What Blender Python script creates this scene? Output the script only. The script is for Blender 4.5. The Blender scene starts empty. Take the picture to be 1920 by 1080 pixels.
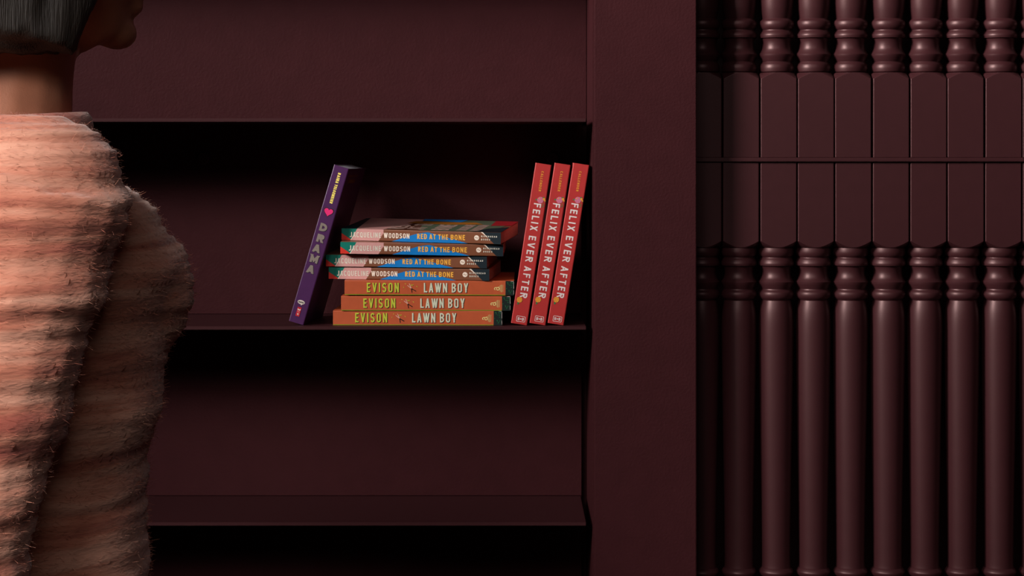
import bpy, bmesh, math, random
import numpy as np
from mathutils import Vector, Matrix, noise

S = bpy.context.scene
COL = S.collection
PI = math.pi
# ------------------------------------------------------------------ camera, light, exposure
ZC, DC, F = 1.35, 2.5, 3675.0             # camera height, distance to the shelf fronts (Y = 0), focal length in px
cam_d = bpy.data.cameras.new('camera'); cam = bpy.data.objects.new('camera', cam_d); COL.objects.link(cam)
cam.location = (0, -DC, ZC); cam.rotation_euler = (PI / 2, 0, 0)
cam_d.sensor_width = 36; cam_d.lens = F / 1920 * 36; cam_d.shift_y = -240 / 1920; cam_d.clip_start = .05
S.camera = cam
S.view_settings.view_transform = 'Standard'; S.view_settings.look = 'None'
S.view_settings.gamma = 1; S.view_settings.exposure = 0; S.view_settings.use_curve_mapping = False
w = bpy.data.worlds.new('world'); S.world = w; w.use_nodes = True
w.node_tree.nodes['Background'].inputs[0].default_value = (.35, .4, .6, 1)
w.node_tree.nodes['Background'].inputs[1].default_value = .02

def area(name, loc, target, sx, sy, power, col, spread=180):
    d = bpy.data.lights.new(name, 'AREA'); d.shape = 'RECTANGLE'; d.size = sx; d.size_y = sy
    d.energy = power; d.color = col; d.spread = math.radians(spread)
    o = bpy.data.objects.new(name, d); COL.objects.link(o); o.location = loc
    o.rotation_euler = (Vector(target) - Vector(loc)).to_track_quat('-Z', 'Y').to_euler()
    return o
area('studio_softbox', (-3.0, -2.1, 3.2), (.35, 0, 2.4), .85, 1.6, 37.5, (1, .93, .88), 46)
area('room_fill', (-.3, -4.2, 3.3), (-.2, 0, 1.3), 2.6, 1.2, 21, (1, .9, .86), 180)
area('person_fill', (-1.02, -2.3, 2.0), (-.44, -1.0, 1.06), 1.1, .8, 3.1, (1, .91, .86), 34)  # added fill aimed at the person to brighten the sweater, no visible source

def px(x, y, Y):                           # pixel of the photograph -> world point at depth Y
    s = (DC + Y) / F
    return Vector(((x - 960) * s, Y, ZC - (y - 300) * s))
U = DC / F                                 # one photo pixel at the shelf front, in metres

# ------------------------------------------------------------------ materials
def lin(c):
    c /= 255.0
    return c / 12.92 if c <= .04045 else ((c + .055) / 1.055) ** 2.4
def mat(name, rgb, rough=.5, bump=0, scale=200, spec=.5, var=0, metal=0, sheen=0, stretch=None, linear=False, det=3):
    m = bpy.data.materials.new(name); m.use_nodes = True
    nt = m.node_tree; b = nt.nodes['Principled BSDF']
    c = rgb if linear else tuple(lin(v) for v in rgb)
    b.inputs['Base Color'].default_value = (*c, 1)
    b.inputs['Roughness'].default_value = rough
    b.inputs['Specular IOR Level'].default_value = spec
    b.inputs['Metallic'].default_value = metal
    if name.startswith('oxblood'): b.inputs['Specular Tint'].default_value = (1, .68, .68, 1)
    if sheen: b.inputs['Sheen Weight'].default_value = sheen
    if bump or var:
        tc = nt.nodes.new('ShaderNodeTexCoord'); mp = nt.nodes.new('ShaderNodeMapping')
        nt.links.new(tc.outputs['Object'], mp.inputs['Vector'])
        if stretch: mp.inputs['Scale'].default_value = stretch
        n = nt.nodes.new('ShaderNodeTexNoise'); n.inputs['Scale'].default_value = scale; n.inputs['Detail'].default_value = det
        nt.links.new(mp.outputs['Vector'], n.inputs['Vector'])
        if bump:
            bp = nt.nodes.new('ShaderNodeBump'); bp.inputs['Strength'].default_value = 1; bp.inputs['Distance'].default_value = bump
            nt.links.new(n.outputs['Fac'], bp.inputs['Height']); nt.links.new(bp.outputs['Normal'], b.inputs['Normal'])
        if var:
            n2 = nt.nodes.new('ShaderNodeTexNoise'); n2.inputs['Scale'].default_value = scale * .13; n2.inputs['Detail'].default_value = 4
            nt.links.new(mp.outputs['Vector'], n2.inputs['Vector'])
            r = nt.nodes.new('ShaderNodeMapRange'); r.inputs['From Min'].default_value = .3; r.inputs['From Max'].default_value = .7
            r.inputs['To Min'].default_value = 1 - var; r.inputs['To Max'].default_value = 1 + var
            nt.links.new(n2.outputs['Fac'], r.inputs['Value'])
            mx = nt.nodes.new('ShaderNodeVectorMath'); mx.operation = 'SCALE'; mx.inputs[0].default_value = c
            nt.links.new(r.outputs['Result'], mx.inputs['Scale']); nt.links.new(mx.outputs['Vector'], b.inputs['Base Color'])
    return m
M = {}
M['paint'] = mat('oxblood_wall_paint', (.041, .0102, .0126), .5, .00036, 300, .14, .06, linear=True)
M['satin'] = mat('oxblood_satin_paint', (.042, .0118, .0142), .42, .00004, 500, .5, .04, linear=True)
M['metal'] = mat('oxblood_powder_coat', (.040, .0112, .0136), .48, .00006, 500, .3, .04, linear=True)
M['floor'] = mat('dark_oak_floor', (.05, .03, .02), .4, .0003, 60, .5, .2, linear=True, stretch=(1, 8, 1))
M['room'] = mat('room_plaster', (.05, .025, .025), .8, .0003, 90, .3, .05, linear=True)
M['page'] = mat('book_paper', (170, 142, 126), .8, .0002, 1500, .2, .06, stretch=(.05, .05, 4))
M['pagegrey'] = mat('worn_book_paper', (170, 168, 178), .8, .0002, 1500, .2, .06, stretch=(.05, .05, 4))
def ink(name, rgb, rough=.38): M[name] = mat(name, rgb, rough, .00002, 900, .5, .05)
ink('purple_card', (70, 27, 80), .36); ink('black_ink', (12, 10, 12)); ink('heart_pink', (232, 40, 120)); ink('yellow_ink', (250, 228, 112))
M['silver_foil'] = mat('silver_foil', (150, 138, 130), .34, .00003, 700, .5, .05, metal=.3)
ink('bubble_white', (225, 215, 205)); ink('logo_red', (190, 25, 45)); ink('dim_gold', (120, 84, 22))
ink('teal', (4, 122, 106)); ink('deep_teal', (10, 50, 58)); ink('card_red', (222, 56, 44)); ink('card_pink', (212, 156, 152)); ink('card_brown', (126, 76, 52))
ink('card_blue', (10, 122, 200)); ink('card_navy', (22, 36, 44)); ink('cream', (246, 230, 214)); ink('grey_cream', (228, 222, 208)); ink('title_orange', (246, 180, 72))
ink('logo_brown', (150, 110, 90)); ink('cover_sage', (84, 98, 78)); ink('cover_dust', (190, 155, 145)); ink('cover_ochre', (170, 105, 30)); ink('cover_brown', (74, 38, 24))
ink('orange_card', (188, 84, 44), .5); ink('lime', (196, 204, 66)); ink('mint_white', (216, 220, 196)); ink('dark_green', (22, 36, 34)); ink('leaf_green', (36, 130, 76))
ink('olive_edge', (140, 150, 40)); ink('pale_gold', (232, 214, 140)); ink('blade_pink', (232, 190, 175)); ink('white_worn', (215, 205, 200))
ink('felix_red', (177, 46, 45), .42); ink('felix_dark', (150, 24, 34), .4); ink('felix_white', (226, 214, 212)); ink('felix_gold', (226, 152, 54)); ink('rose_pink', (208, 120, 150)); ink('rose_dark', (170, 80, 115))

# ------------------------------------------------------------------ object helpers
def link(name, me, m=None, parent=None):
    if m is not None:
        for k in (m if isinstance(m, (list, tuple)) else [m]): me.materials.append(M[k] if isinstance(k, str) else k)
    o = bpy.data.objects.new(name, me); COL.objects.link(o)
    if parent is not None: o.parent = parent
    return o
def obj(name, bm, m, parent=None, smooth=False):
    bmesh.ops.recalc_face_normals(bm, faces=bm.faces) if not getattr(bm, 'flatprint', False) else None
    me = bpy.data.meshes.new(name); bm.to_mesh(me); bm.free()
    if smooth:
        for p in me.polygons: p.use_smooth = True
    return link(name, me, m, parent)
def tag(o, label=None, cat=None, group=None, kind=None):
    if label: o['label'] = label
    if cat: o['category'] = cat
    if group: o['group'] = group
    if kind: o['kind'] = kind
    return o
def empty(name, loc, label, cat, group=None):
    o = bpy.data.objects.new(name, None); COL.objects.link(o); o.location = loc; o.empty_display_size = .05
    return tag(o, label, cat, group)
def box(bm, x0, x1, y0, y1, z0, z1, mi=0):
    v = [bm.verts.new(p) for p in ((x0,y0,z0),(x1,y0,z0),(x1,y1,z0),(x0,y1,z0),(x0,y0,z1),(x1,y0,z1),(x1,y1,z1),(x0,y1,z1))]
    for q in ((3,2,1,0),(4,5,6,7),(0,1,5,4),(1,2,6,5),(2,3,7,6),(3,0,4,7)):
        f = bm.faces.new([v[i] for i in q]); f.material_index = mi
def bbox(name, b, m, parent=None, bevel=.0012, seg=2):
    bm = bmesh.new(); box(bm, *b)
    if bevel: bmesh.ops.bevel(bm, geom=bm.edges[:] , offset=bevel, segments=seg, affect='EDGES')
    o = obj(name, bm, m, parent)
    return o
def disc(name, c, r, y0, y1, m, parent):
    bm = bmesh.new(); n = 28; rings = []
    for (rr, yy) in ((r, y0), (r, y1 + .001), (r - .0012, y1), (.0, y1)):
        if rr: rings.append([bm.verts.new((c[0] + rr * math.cos(2*PI*i/n), yy, c[1] + rr * math.sin(2*PI*i/n))) for i in range(n)])
    for a, b in zip(rings, rings[1:]):
        for i in range(n): bm.faces.new((a[i], a[(i+1) % n], b[(i+1) % n], b[i]))
    bm.faces.new(rings[-1]); bm.faces.new(rings[0][::-1])
    return obj(name, bm, m, parent)

# ------------------------------------------------------------------ room shell
RX0, RX1, RY0, RY1, RZ = -3.9, 3.4, -4.6, .34, 4.0
tag(bbox('floor', (RX0, RX1, RY0, RY1, -.1, 0), 'floor', bevel=0), kind='structure')
tag(bbox('ceiling', (RX0, RX1, RY0, RY1, RZ, RZ + .1), 'room', bevel=0), kind='structure')
tag(bbox('wall_back', (RX0, RX1, RY1, RY1 + .1, 0, RZ), 'paint', bevel=0), kind='structure')
tag(bbox('wall_front', (RX0, RX1, RY0 - .1, RY0, 0, RZ), 'room', bevel=0), kind='structure')
tag(bbox('wall_left', (RX0 - .1, RX0, RY0, RY1, 0, RZ), 'room', bevel=0), kind='structure')
tag(bbox('wall_right', (RX1, RX1 + .1, RY0, RY1, 0, RZ), 'room', bevel=0), kind='structure')

# ------------------------------------------------------------------ bookcase
XS = .1030                                                       # inner face of the bookcase's side panel
YB = .198                                                        # back panel
XL = -1.62
bc = empty('bookcase', (XL / 2, .1, 0), 'dark oxblood painted built-in bookcase with thin metal shelves', 'bookcase')
bc.location = (0, 0, 0)
def zpx(y): return ZC - (y - 300) * U
tops = [zpx(y) for y in (1346 + 368, 1346, 979.5, 612, 222, -168, -558)]      # shelf top heights, lowest first
TH = .0044
xe = (1099 - 960) * U
for i, z in enumerate(tops):
    o = bbox('shelf', (XL + .01, xe, 0, YB - .0002, z - TH, z), 'metal', bc, .0005, 2)
bounds = [.12] + tops + [2.45]
for a, b in zip(bounds, bounds[1:]):
    upper = a > 1.39
    xr = (1099.6 if upper else 1090.5)
    xr = (xr - 960) * (DC + YB) / F
    bbox('back_panel', (XL, xr, YB, YB + .012, a + .0003, b - .0003), 'paint', bc, .0004, 1)
bbox('inner_backing', (XL, XS + .02, YB + .0165, YB + .03, .12, 2.45), 'paint', bc, 0)
bbox('side_panel', (XS, XS + .018, .004, YB + .016, .0, 2.45), 'paint', bc, .0008, 2)
bbox('side_panel', (XL - .018, XL, .004, YB + .016, .0, 2.45), 'paint', bc, .0008, 2)
bbox('plinth', (XL, XS, .015, YB, .0, .12), 'paint', bc, .001)
bbox('top_panel', (XL - .018, XS + .018, .004, YB + .03, 2.45, 2.47), 'paint', bc, .001)
for (cx, cy) in ((1036.5, 296.5), (1040, 1000), (1040, 672), (381, 1000), (381, 296.5), (1036.5, -90)):
    p = px(cx, cy, YB); disc('wall_plug', (p.x, p.z), 11.5 * (DC + YB) / F, YB, YB - .0035, 'metal', bc)

# ------------------------------------------------------------------ wide pillar
YP = -.010
x0 = (1114 - 960) * (DC + YP) / F; x1 = (1306 - 960) * (DC + YP) / F
pil = bbox('pillar', (x0, x1, YP, RY1 - .03, 0, 2.55), 'paint', bevel=.0011, seg=3)
# hollow niche for the side panel
tag(pil, 'wide flat dark red pillar between the bookshelves and the turned balusters', 'pillar')
pil.data.materials[0] = M['paint']
bm = bmesh.new(); box(bm, x0, x1, YP, .004, 0, 2.55)
bmesh.ops.bevel(bm, geom=bm.edges[:], offset=.0011, segments=3, affect='EDGES')
box(bm, XS + .0185, x1, .0041, RY1 - .03, 0, 2.549)
me = bpy.data.meshes.new('pillar'); bm.to_mesh(me); bm.free(); me.materials.append(M['paint']); pil.data = me

# ------------------------------------------------------------------ baluster screen
YF = .031                                                        # front faces of the square blocks
SB = (DC + YF) / F                                               # metres per photo pixel there
def smooth_profile(keys, n=5):
    """keys: (y, half, sharp) ; Catmull-Rom between sharp points."""
    out = []; k = len(keys)
    for i in range(k - 1):
        p1, p2 = keys[i], keys[i + 1]
        p0 = keys[i - 1] if i > 0 and not p1[2] else p1
        p3 = keys[i + 2] if i + 2 < k and not p2[2] else p2
        for j in range(n):
            t = j / n
            f = [0.5 * ((2*p1[c]) + (-p0[c] + p2[c])*t + (2*p0[c] - 5*p1[c] + 4*p2[c] - p3[c])*t*t + (-p0[c] + 3*p1[c] - 3*p2[c] + p3[c])*t**3) for c in (0, 1)]
            out.append((f[0], f[1], bool(p1[2]) and j == 0))
    out.append((keys[-1][0], keys[-1][1], True)); return out
# turning below the shaft, given in rows from the shaft's end (0) to the block (101)
TURN = [(0, 28.6, 1), (1, 29.4, 1), (4, 32.2, 0), (10, 33.4, 0), (16, 32.2, 0), (20.5, 29, 1), (22, 29.4, 1), (25, 31.4, 0), (30, 33.6, 0), (35.4, 33.0, 1), (36.2, 31, 1),
        (37.5, 29.4, 0), (43, 27.8, 0), (50, 27.4, 0), (56, 28.2, 0), (61, 30.4, 0), (66.5, 34.0, 1), (70, 33.4, 0), (76, 31, 0), (80.5, 28.8, 1), (82, 29.6, 1), (86, 32.2, 0), (92, 33.4, 0), (98.5, 32.8, 1), (100, 31.8, 1)]
# turning right below a block, from the block (0) to the shaft (99)
TURN2 = [(0, 32.4, 1), (8, 33.2, 0), (14, 32.0, 0), (18, 29.2, 1), (19.5, 29.4, 1), (23, 31.6, 0), (29, 33.6, 0), (33.6, 33.2, 1), (34.6, 31, 1),
         (36, 29, 0), (42, 27.4, 0), (48, 27.0, 0), (54, 28, 0), (59, 30, 0), (64.2, 33.8, 1), (68, 33, 0), (73, 31.0, 0), (77.6, 29, 1), (79.5, 29.4, 1), (84, 32.6, 0), (89, 33.4, 0), (94, 32.2, 0), (98, 28.8, 1), (99, 28.0, 1)]
def turned_mesh(name, rows, n=40):
    bm = bmesh.new(); prev = None
    for (yy, h, sharp) in rows:
        ring = [bm.verts.new((h * SB * math.cos(2*PI*i/n), h * SB * math.sin(2*PI*i/n), -yy * SB)) for i in range(n)]
        if prev:
            for i in range(n): bm.faces.new((prev[i], ring[i], ring[(i+1) % n], prev[(i+1) % n]))
        if prev is None: bm.faces.new(ring)
        prev = ring
        if sharp:
            ring.sort(key=lambda v: 0)
    bm.faces.new(prev[::-1])
    bmesh.ops.recalc_face_normals(bm, faces=bm.faces)
    me = bpy.data.meshes.new(name); bm.to_mesh(me); bm.free()
    for p in me.polygons: p.use_smooth = True
    # mark edges around sharp rings
    cnt = len(rows)
    sh = [r[2] for r in rows]
    for e in me.edges:
        a, b = e.vertices
        if a // n == b // n and sh[a // n]: e.use_edge_sharp = True
    me.materials.append(M['satin']); return me
def block_mesh(name, y0, y1, top, bot, half=33.9):
    """square block with eased corners from row y0 to y1; turned shoulder (lamb's tongue) at an end where asked."""
    bm = bmesh.new(); drop = 12.5; rc = 1.9; P = []
    for q in range(4):
        a0 = q * PI/2; c, s_ = math.cos(a0), math.sin(a0); loc = []
        for i in range(13): loc.append((half, (half - rc) * (-1 + 2*i/12)))
        for i in range(1, 4): t = PI/2 * i/4; loc.append((half - rc + rc*math.cos(t), half - rc + rc*math.sin(t)))
        P += [(x*c - y*s_, x*s_ + y*c) for x, y in loc]
    n = len(P)
    def prof(r): return drop * max(0, (r - half) / (half * .4142))
    def ring(f, row):
        out = []
        for x, y in P:
            r = math.hypot(x, y); rad = f(r)
            out.append(bm.verts.new((x/r*rad*SB, y/r*rad*SB, -row(r, rad)*SB)))
        return out
    e = 1.0
    def end(yy, sg):
        return [ring(lambda r: 31.0, lambda r, k: yy), ring(lambda r: half - .9, lambda r, k: yy + sg*.1),
                ring(lambda r: (r + half - e)/2, lambda r, k: yy + sg*prof(k)), ring(lambda r: r - e, lambda r, k: yy + sg*prof(r)*.97),
                ring(lambda r: r - e*.3, lambda r, k: yy + sg*(prof(r) + .35)), ring(lambda r: r, lambda r, k: yy + sg*(prof(r) + 1.2))]
    rings = end(y0, 1) if top else [ring(lambda r: r - .7, lambda r, k: y0), ring(lambda r: r, lambda r, k: y0 + .7)]
    rings += (end(y1, -1) if bot else [ring(lambda r: r - .7, lambda r, k: y1), ring(lambda r: r, lambda r, k: y1 - .7)])[::-1]
    for a, b in zip(rings, rings[1:]):
        for i in range(n): bm.faces.new((a[i], b[i], b[(i+1) % n], a[(i+1) % n]))
    bm.faces.new(rings[0]); bm.faces.new(rings[-1])
    bmesh.ops.recalc_face_normals(bm, faces=bm.faces)
    me = bpy.data.meshes.new(name); bm.to_mesh(me); bm.free()
    me.materials.append(M['satin']); return me
def shift(rows, d): return [(a + d, b, c) for a, b, c in rows]
def flip(rows, e): return [(e - a, b, c) for a, b, c in rows[::-1]]
# rows measured from the split line at photo row 299
def shaft(a, b, up_wide=False):
    """vase-like shaft: narrow neck at one end, wide belly, thinning towards the far end."""
    L = b - a
    keys = [(a, 28.0, 1), (a + 8, 29.6, 0), (a + 22, 31.6, 0), (a + 45, 32.8, 0), (a + 90, 32.6, 0), (a + 230, 30.6, 0), (a + 360, 28.4, 0), (b - 50, 27.2, 0), (b - 10, 27.0, 0), (b, 27.4, 1)]
    return keys
def mid(a): return [(a, 27.4, 1), (a + 3, 30, 0), (a + 8, 32.5, 0), (a + 14, 30.5, 0), (a + 17, 27.6, 1)]
# lower baluster: rows 303..1856 -> relative to 303
lowkeys = shift(TURN2, 162) + shaft(261.5, 765) + shift(mid(0), 766) + flip(shaft(0, 500), 784 + 500) + shift(TURN, 1285)
me_low = turned_mesh('turned_shaft', smooth_profile(lowkeys, 4))
me_low_b1 = block_mesh('square_block', 0, 161.5, False, True)
me_low_b2 = block_mesh('square_block', 1385, 1548, True, False)
# upper baluster: rows up from 295 ; local origin at its foot (row 295.5)
upkeys = shift(TURN2, -1258 - 0) + shaft(-1158.5, -760) + shift(mid(0), -759) + flip(shaft(0, 479), -741 + 479) + shift(TURN, -261)
me_up = turned_mesh('turned_shaft', smooth_profile(upkeys, 4))
me_up_b1 = block_mesh('square_block', -160, 0, True, False)
me_up_b2 = block_mesh('square_block', -1420, -1258, False, True)
zlow = ZC - (303.3 - 300) * SB; zup = ZC - (295.3 - 300) * SB
yc = YF + 34 * SB
ordn = ['first', 'second', 'third', 'fourth', 'fifth', 'sixth', 'seventh', 'eighth', 'ninth', 'tenth', 'eleventh', 'twelfth']
for k in range(11):
    cx = 1319.3 + 70.3 * k
    X = (cx - 960) * SB
    jit = random.Random(k).uniform
    look = ['half hidden behind the wide pillar', 'in the pillar\'s shadow'][k] if k < 2 else ''
    t = empty('baluster', (X, yc, zlow - 1548 * SB), ('lower turned baluster, %s counted from the wide pillar%s' % (ordn[k], ', ' + look if look else '')), 'baluster', 'turned balusters below the thin rail')
    for nm, me in (('turned_shaft', me_low), ('square_block', me_low_b1), ('square_block', me_low_b2)):
        c = link(nm, me, None, t); c.location = (0, 0, 1548 * SB)
    t.rotation_euler = (0, 0, jit(-.004, .004))
    t = empty('baluster', (X + jit(-.7, .7) * SB, yc, zup), ('upper turned baluster, %s counted from the wide pillar%s' % (ordn[k], ', ' + look if look else '')), 'baluster', 'turned balusters above the thin rail')
    for nm, me in (('turned_shaft', me_up), ('square_block', me_up_b1), ('square_block', me_up_b2)):
        c = link(nm, me, None, t)
    t.rotation_euler = (0, 0, jit(-.004, .004))
XR = (1319.3 + 70.3 * 11 - 35 - 960) * SB
o = bbox('rail', (x1 + .0003, XR, YF - .0042, YF + .075, zlow + .0001, zup - .0001), 'satin', bevel=.0006); tag(o, 'thin flat painted rail running between upper and lower balusters', 'rail')
o = bbox('screen_backing', (x1 + .0003, XR, YF + .085, YF + .1, 0, 2.55), 'satin', bevel=0); tag(o, 'dark panel standing behind the rows of turned balusters', 'panel')
zb = zlow - 1548 * SB
o = bbox('screen_plinth', (x1 + .0003, XR, YF - .01, YF + .085, 0, zb - .0001), 'satin', bevel=.001); tag(o, 'low painted plinth under the lower balusters', 'plinth')
zt = zup + 1420 * SB
o = bbox('screen_cornice', (x1 + .0003, XR, YF - .01, YF + .085, zt + .0001, 2.55), 'satin', bevel=.001); tag(o, 'painted head board above the upper balusters', 'board')
o = bbox('pillar', (XR + .0003, XR + .13, YP, RY1 - .03, 0, 2.55), 'paint', bevel=.0011, seg=3); tag(o, 'plain dark red pillar closing the far side of the baluster screen', 'pillar')
o = bbox('pillar', (XL - .15, XL - .019, YP, RY1 - .03, 0, 2.55), 'paint', bevel=.0011, seg=3); tag(o, 'plain dark red pillar at the far end of the bookcase', 'pillar')

# ------------------------------------------------------------------ stroke lettering
def arc(cx, cy, rx, ry, a0, a1, n=7):
    return [(cx + rx * math.cos(math.radians(a0 + (a1 - a0) * i / n)), cy + ry * math.sin(math.radians(a0 + (a1 - a0) * i / n))) for i in range(n + 1)]
REL = {'I': 0, 'M': 1.3, 'W': 1.5, 'L': .82, 'E': .84, 'F': .82, 'J': .7, 'T': .92, 'A': 1.05, 'V': 1.05, 'Q': 1.02, '+': .8, '.': 0}
def glyph(ch, W, t):
    """list of (points, mode): 's' square ends, 'd' diagonal ends cut at the letter's height, 'n' butt, 'c' closed"""
    a, b, c, d = t/2, W - t/2, t/2, 1 - t/2; m = (a+b)/2; h = .52
    R = max(.02, min((b-a)/2, (d-c)/2)); K = min(R, (b - a) * .5)
    if ch == 'I': return [([(a, c), (a, d)], 's')]
    if ch == 'L': return [([(a, d), (a, c), (b, c)], 's')]
    if ch == 'T': return [([(a, d), (b, d)], 's'), ([(m, d), (m, c)], 's')]
    if ch == 'E': return [([(b, d), (a, d), (a, c), (b, c)], 's'), ([(a, h), (b - .08*W, h)], 's')]
    if ch == 'F': return [([(b, d), (a, d), (a, c)], 's'), ([(a, h), (b - .08*W, h)], 's')]
    if ch == 'H': return [([(a, d), (a, c)], 's'), ([(b, d), (b, c)], 's'), ([(a, h), (b, h)], 'n')]
    if ch == 'N': return [([(a, c), (a, d)], 's'), ([(b, c), (b, d)], 's'), ([(a, d), (b, c)], 'd')]
    if ch == 'M': return [([(a, c), (a, d)], 's'), ([(b, c), (b, d)], 's'), ([(a, d), (m, c + .15), (b, d)], 'd')]
    if ch == 'W': return [([(a*.9, 1), (a + (b-a)*.26, 0)], 'd'), ([(a + (b-a)*.26, 0), (m, .95)], 'd'), ([(m, .95), (b - (b-a)*.26, 0)], 'd'), ([(b - (b-a)*.26, 0), (b + a*.1, 1)], 'd')]
    if ch == 'V': return [([(a, 1), (m, 0)], 'd'), ([(b, 1), (m, 0)], 'd')]
    if ch == 'A': return [([(a, 0), (m, 1)], 'd'), ([(b, 0), (m, 1)], 'd'), ([(a + (m-a)*.3, .3), (b - (b-m)*.3, .3)], 'n')]
    if ch == 'X': return [([(a, 0), (b, 1)], 'd'), ([(a, 1), (b, 0)], 'd')]
    if ch == 'Y': return [([(a, 1), (m, .42)], 'd'), ([(b, 1), (m, .42)], 'd'), ([(m, .45), (m, c)], 's')]
    if ch == 'K': return [([(a, c), (a, d)], 's'), ([(a, .38), (b, 1)], 'd'), ([(a + (b-a)*.3, .55), (b, 0)], 'd')]
    if ch in 'OQ':
        p = arc(b-K, d-R, K, R, 0, 90) + arc(a+K, d-R, K, R, 90, 180) + arc(a+K, c+R, K, R, 180, 270) + arc(b-K, c+R, K, R, 270, 360)
        r = [(p, 'c')]
        if ch == 'Q': r.append(([(m, .22), (b + .04, -.06)], 'n'))
        return r
    if ch == 'C': return [(arc(b-K, d-R, K, R, 12, 90) + arc(a+K, d-R, K, R, 90, 180) + arc(a+K, c+R, K, R, 180, 270) + arc(b-K, c+R, K, R, 270, 348), 'n')]
    if ch == 'G': return [(arc(b-K, d-R, K, R, 12, 90) + arc(a+K, d-R, K, R, 90, 180) + arc(a+K, c+R, K, R, 180, 270) + arc(b-K, c+R, K, R, 270, 360) + [(b, .46), (m, .46)], 'n')]
    if ch == 'D': return [([(a, c), (a, d)] + arc(b-K*1.6 if b-K*1.6 > a else a+.01, d-R, min(K*1.6, b-a-.01), R, 90, 0) + arc(b-K*1.6 if b-K*1.6 > a else a+.01, c+R, min(K*1.6, b-a-.01), R, 0, -90), 'c')]
    if ch == 'U': return [([(a, d)] + arc(a+K, c+R, K, R, 180, 270) + arc(b-K, c+R, K, R, 270, 360) + [(b, d)], 's')]
    if ch == 'J': return [([(b, d)] + arc(b-K, c+R*.8, K, R*.8, 0, -90) + [(a, c)], 's')]
    if ch in 'PRB':
        r1 = (d - h) / 2; k1 = min(r1, b - a - .01)
        r = [([(a, c), (a, d)], 's'), ([(a, d), (b-k1, d)] + arc(b-k1, h+r1, k1, r1, 90, -90) + [(a, h)], 'n')]
        if ch == 'R': r.append(([(a + (b-a)*.45, h), (b + .02, 0)], 'd'))
        if ch == 'B':
            r2 = (h - c) / 2; k2 = min(r2, b - a - .01); r.append(([(a, h), (b-k2, h)] + arc(b-k2, c+r2, k2, r2, 90, -90) + [(a, c)], 'n'))
        return r
    if ch == 'S':
        r1 = (d - .5) / 2; r2 = (.5 - c) / 2
        return [(arc(m, .5+r1, K, r1, 20, 270, 12) + arc(m, c+r2, K, r2, 90, -160, 12)[1:], 'n')]
    if ch == '+': return [([(a, .5), (b, .5)], 's'), ([(m, .5-(b-a)/2), (m, .5+(b-a)/2)], 's')]
    if ch == '.': return [([(a, c), (a, c + .01)], 's')]
    return [([(a, d), (b, d), (b, c), (a, c)], 'c')]
def clip_y(poly, lo, hi):
    for (yv, keep) in ((lo, 1), (hi, -1)):
        out = []
        for i in range(len(poly)):
            p, q = poly[i], poly[(i+1) % len(poly)]
            ip, iq = (p[1]-yv)*keep >= -1e-9, (q[1]-yv)*keep >= -1e-9
            if ip: out.append(p)
            if ip != iq:
                s = (yv-p[1])/(q[1]-p[1]); out.append((p[0]+s*(q[0]-p[0]), yv))
        poly = out
        if len(poly) < 3: return []
    return poly
def stroke_polys(pts, t, mode):
    pts = [Vector(p) for p in pts]
    q = [pts[0]]
    for p in pts[1:]:
        if (p - q[-1]).length > 1e-4: q.append(p)
    pts = q; closed = mode == 'c'
    if closed and (pts[0]-pts[-1]).length < 1e-4: pts.pop()
    if not closed:
        e = {'s': t/2, 'd': t*1.1, 'n': 0}[mode]
        pts[0] = pts[0] + (pts[0]-pts[1]).normalized()*e; pts[-1] = pts[-1] + (pts[-1]-pts[-2]).normalized()*e
    n = len(pts); off = []
    for i in range(n):
        if closed or 0 < i < n-1:
            d0 = (pts[i]-pts[i-1]).normalized(); d1 = (pts[(i+1) % n]-pts[i]).normalized()
        elif i == 0: d0 = d1 = (pts[1]-pts[0]).normalized()
        else: d0 = d1 = (pts[-1]-pts[-2]).normalized()
        n0 = Vector((-d0.y, d0.x)); n1 = Vector((-d1.y, d1.x)); m = n0+n1
        m = m / max(.35, m.dot(n0)) if m.length > 1e-6 else n0
        off.append(m * t/2)
    out = []
    for i in range(n if closed else n-1):
        j = (i+1) % n
        quad = [pts[i]+off[i], pts[j]+off[j], pts[j]-off[j], pts[i]-off[i]]
        out.append([(v.x, v.y) for v in quad])
    return out
def text_polys(s, u0, u1, v0, cap, t, gap=.3, space=.8, clip=True):
    """polygons (in spine pixels) of string s set from u0 to u1 on baseline v0 with cap height cap; t = stroke / cap"""
    # solve base glyph width W (in caps)
    def total(W):
        x = 0
        for ch in s:
            if ch == ' ': x += space * W
            else: x += max(t, REL.get(ch, 1) * W) + gap * W
        return x - gap * W
    goal = (u1-u0)/cap; lo, hi = .05, 4
    for _ in range(40):
        mi = (lo+hi)/2
        if total(mi) < goal: lo = mi
        else: hi = mi
    W = lo; x = 0; out = []
    for ch in s:
        if ch == ' ': x += space * W; continue
        wg = max(t, REL.get(ch, 1) * W)
        for pts, mode in glyph(ch, wg, t):
            for p in stroke_polys(pts, t, mode):
                if mode in 'sd': p = clip_y(p, 0, 1)
                if len(p) >= 3: out.append([(u0+(x+a)*cap, v0+b*cap) for a, b in p])
        x += wg + gap * W
    return out
def rot_polys(polys, cu, cv, deg):
    c, s = math.cos(math.radians(deg)), math.sin(math.radians(deg))
    return [[(cu+(a-cu)*c-(b-cv)*s, cv+(a-cu)*s+(b-cv)*c) for a, b in p] for p in polys]
def ngon(cu, cv, ru, rv=None, n=20, a0=0): return [(cu+ru*math.cos(a0+2*PI*i/n), cv+(rv or ru)*math.sin(a0+2*PI*i/n)) for i in range(n)]

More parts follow.
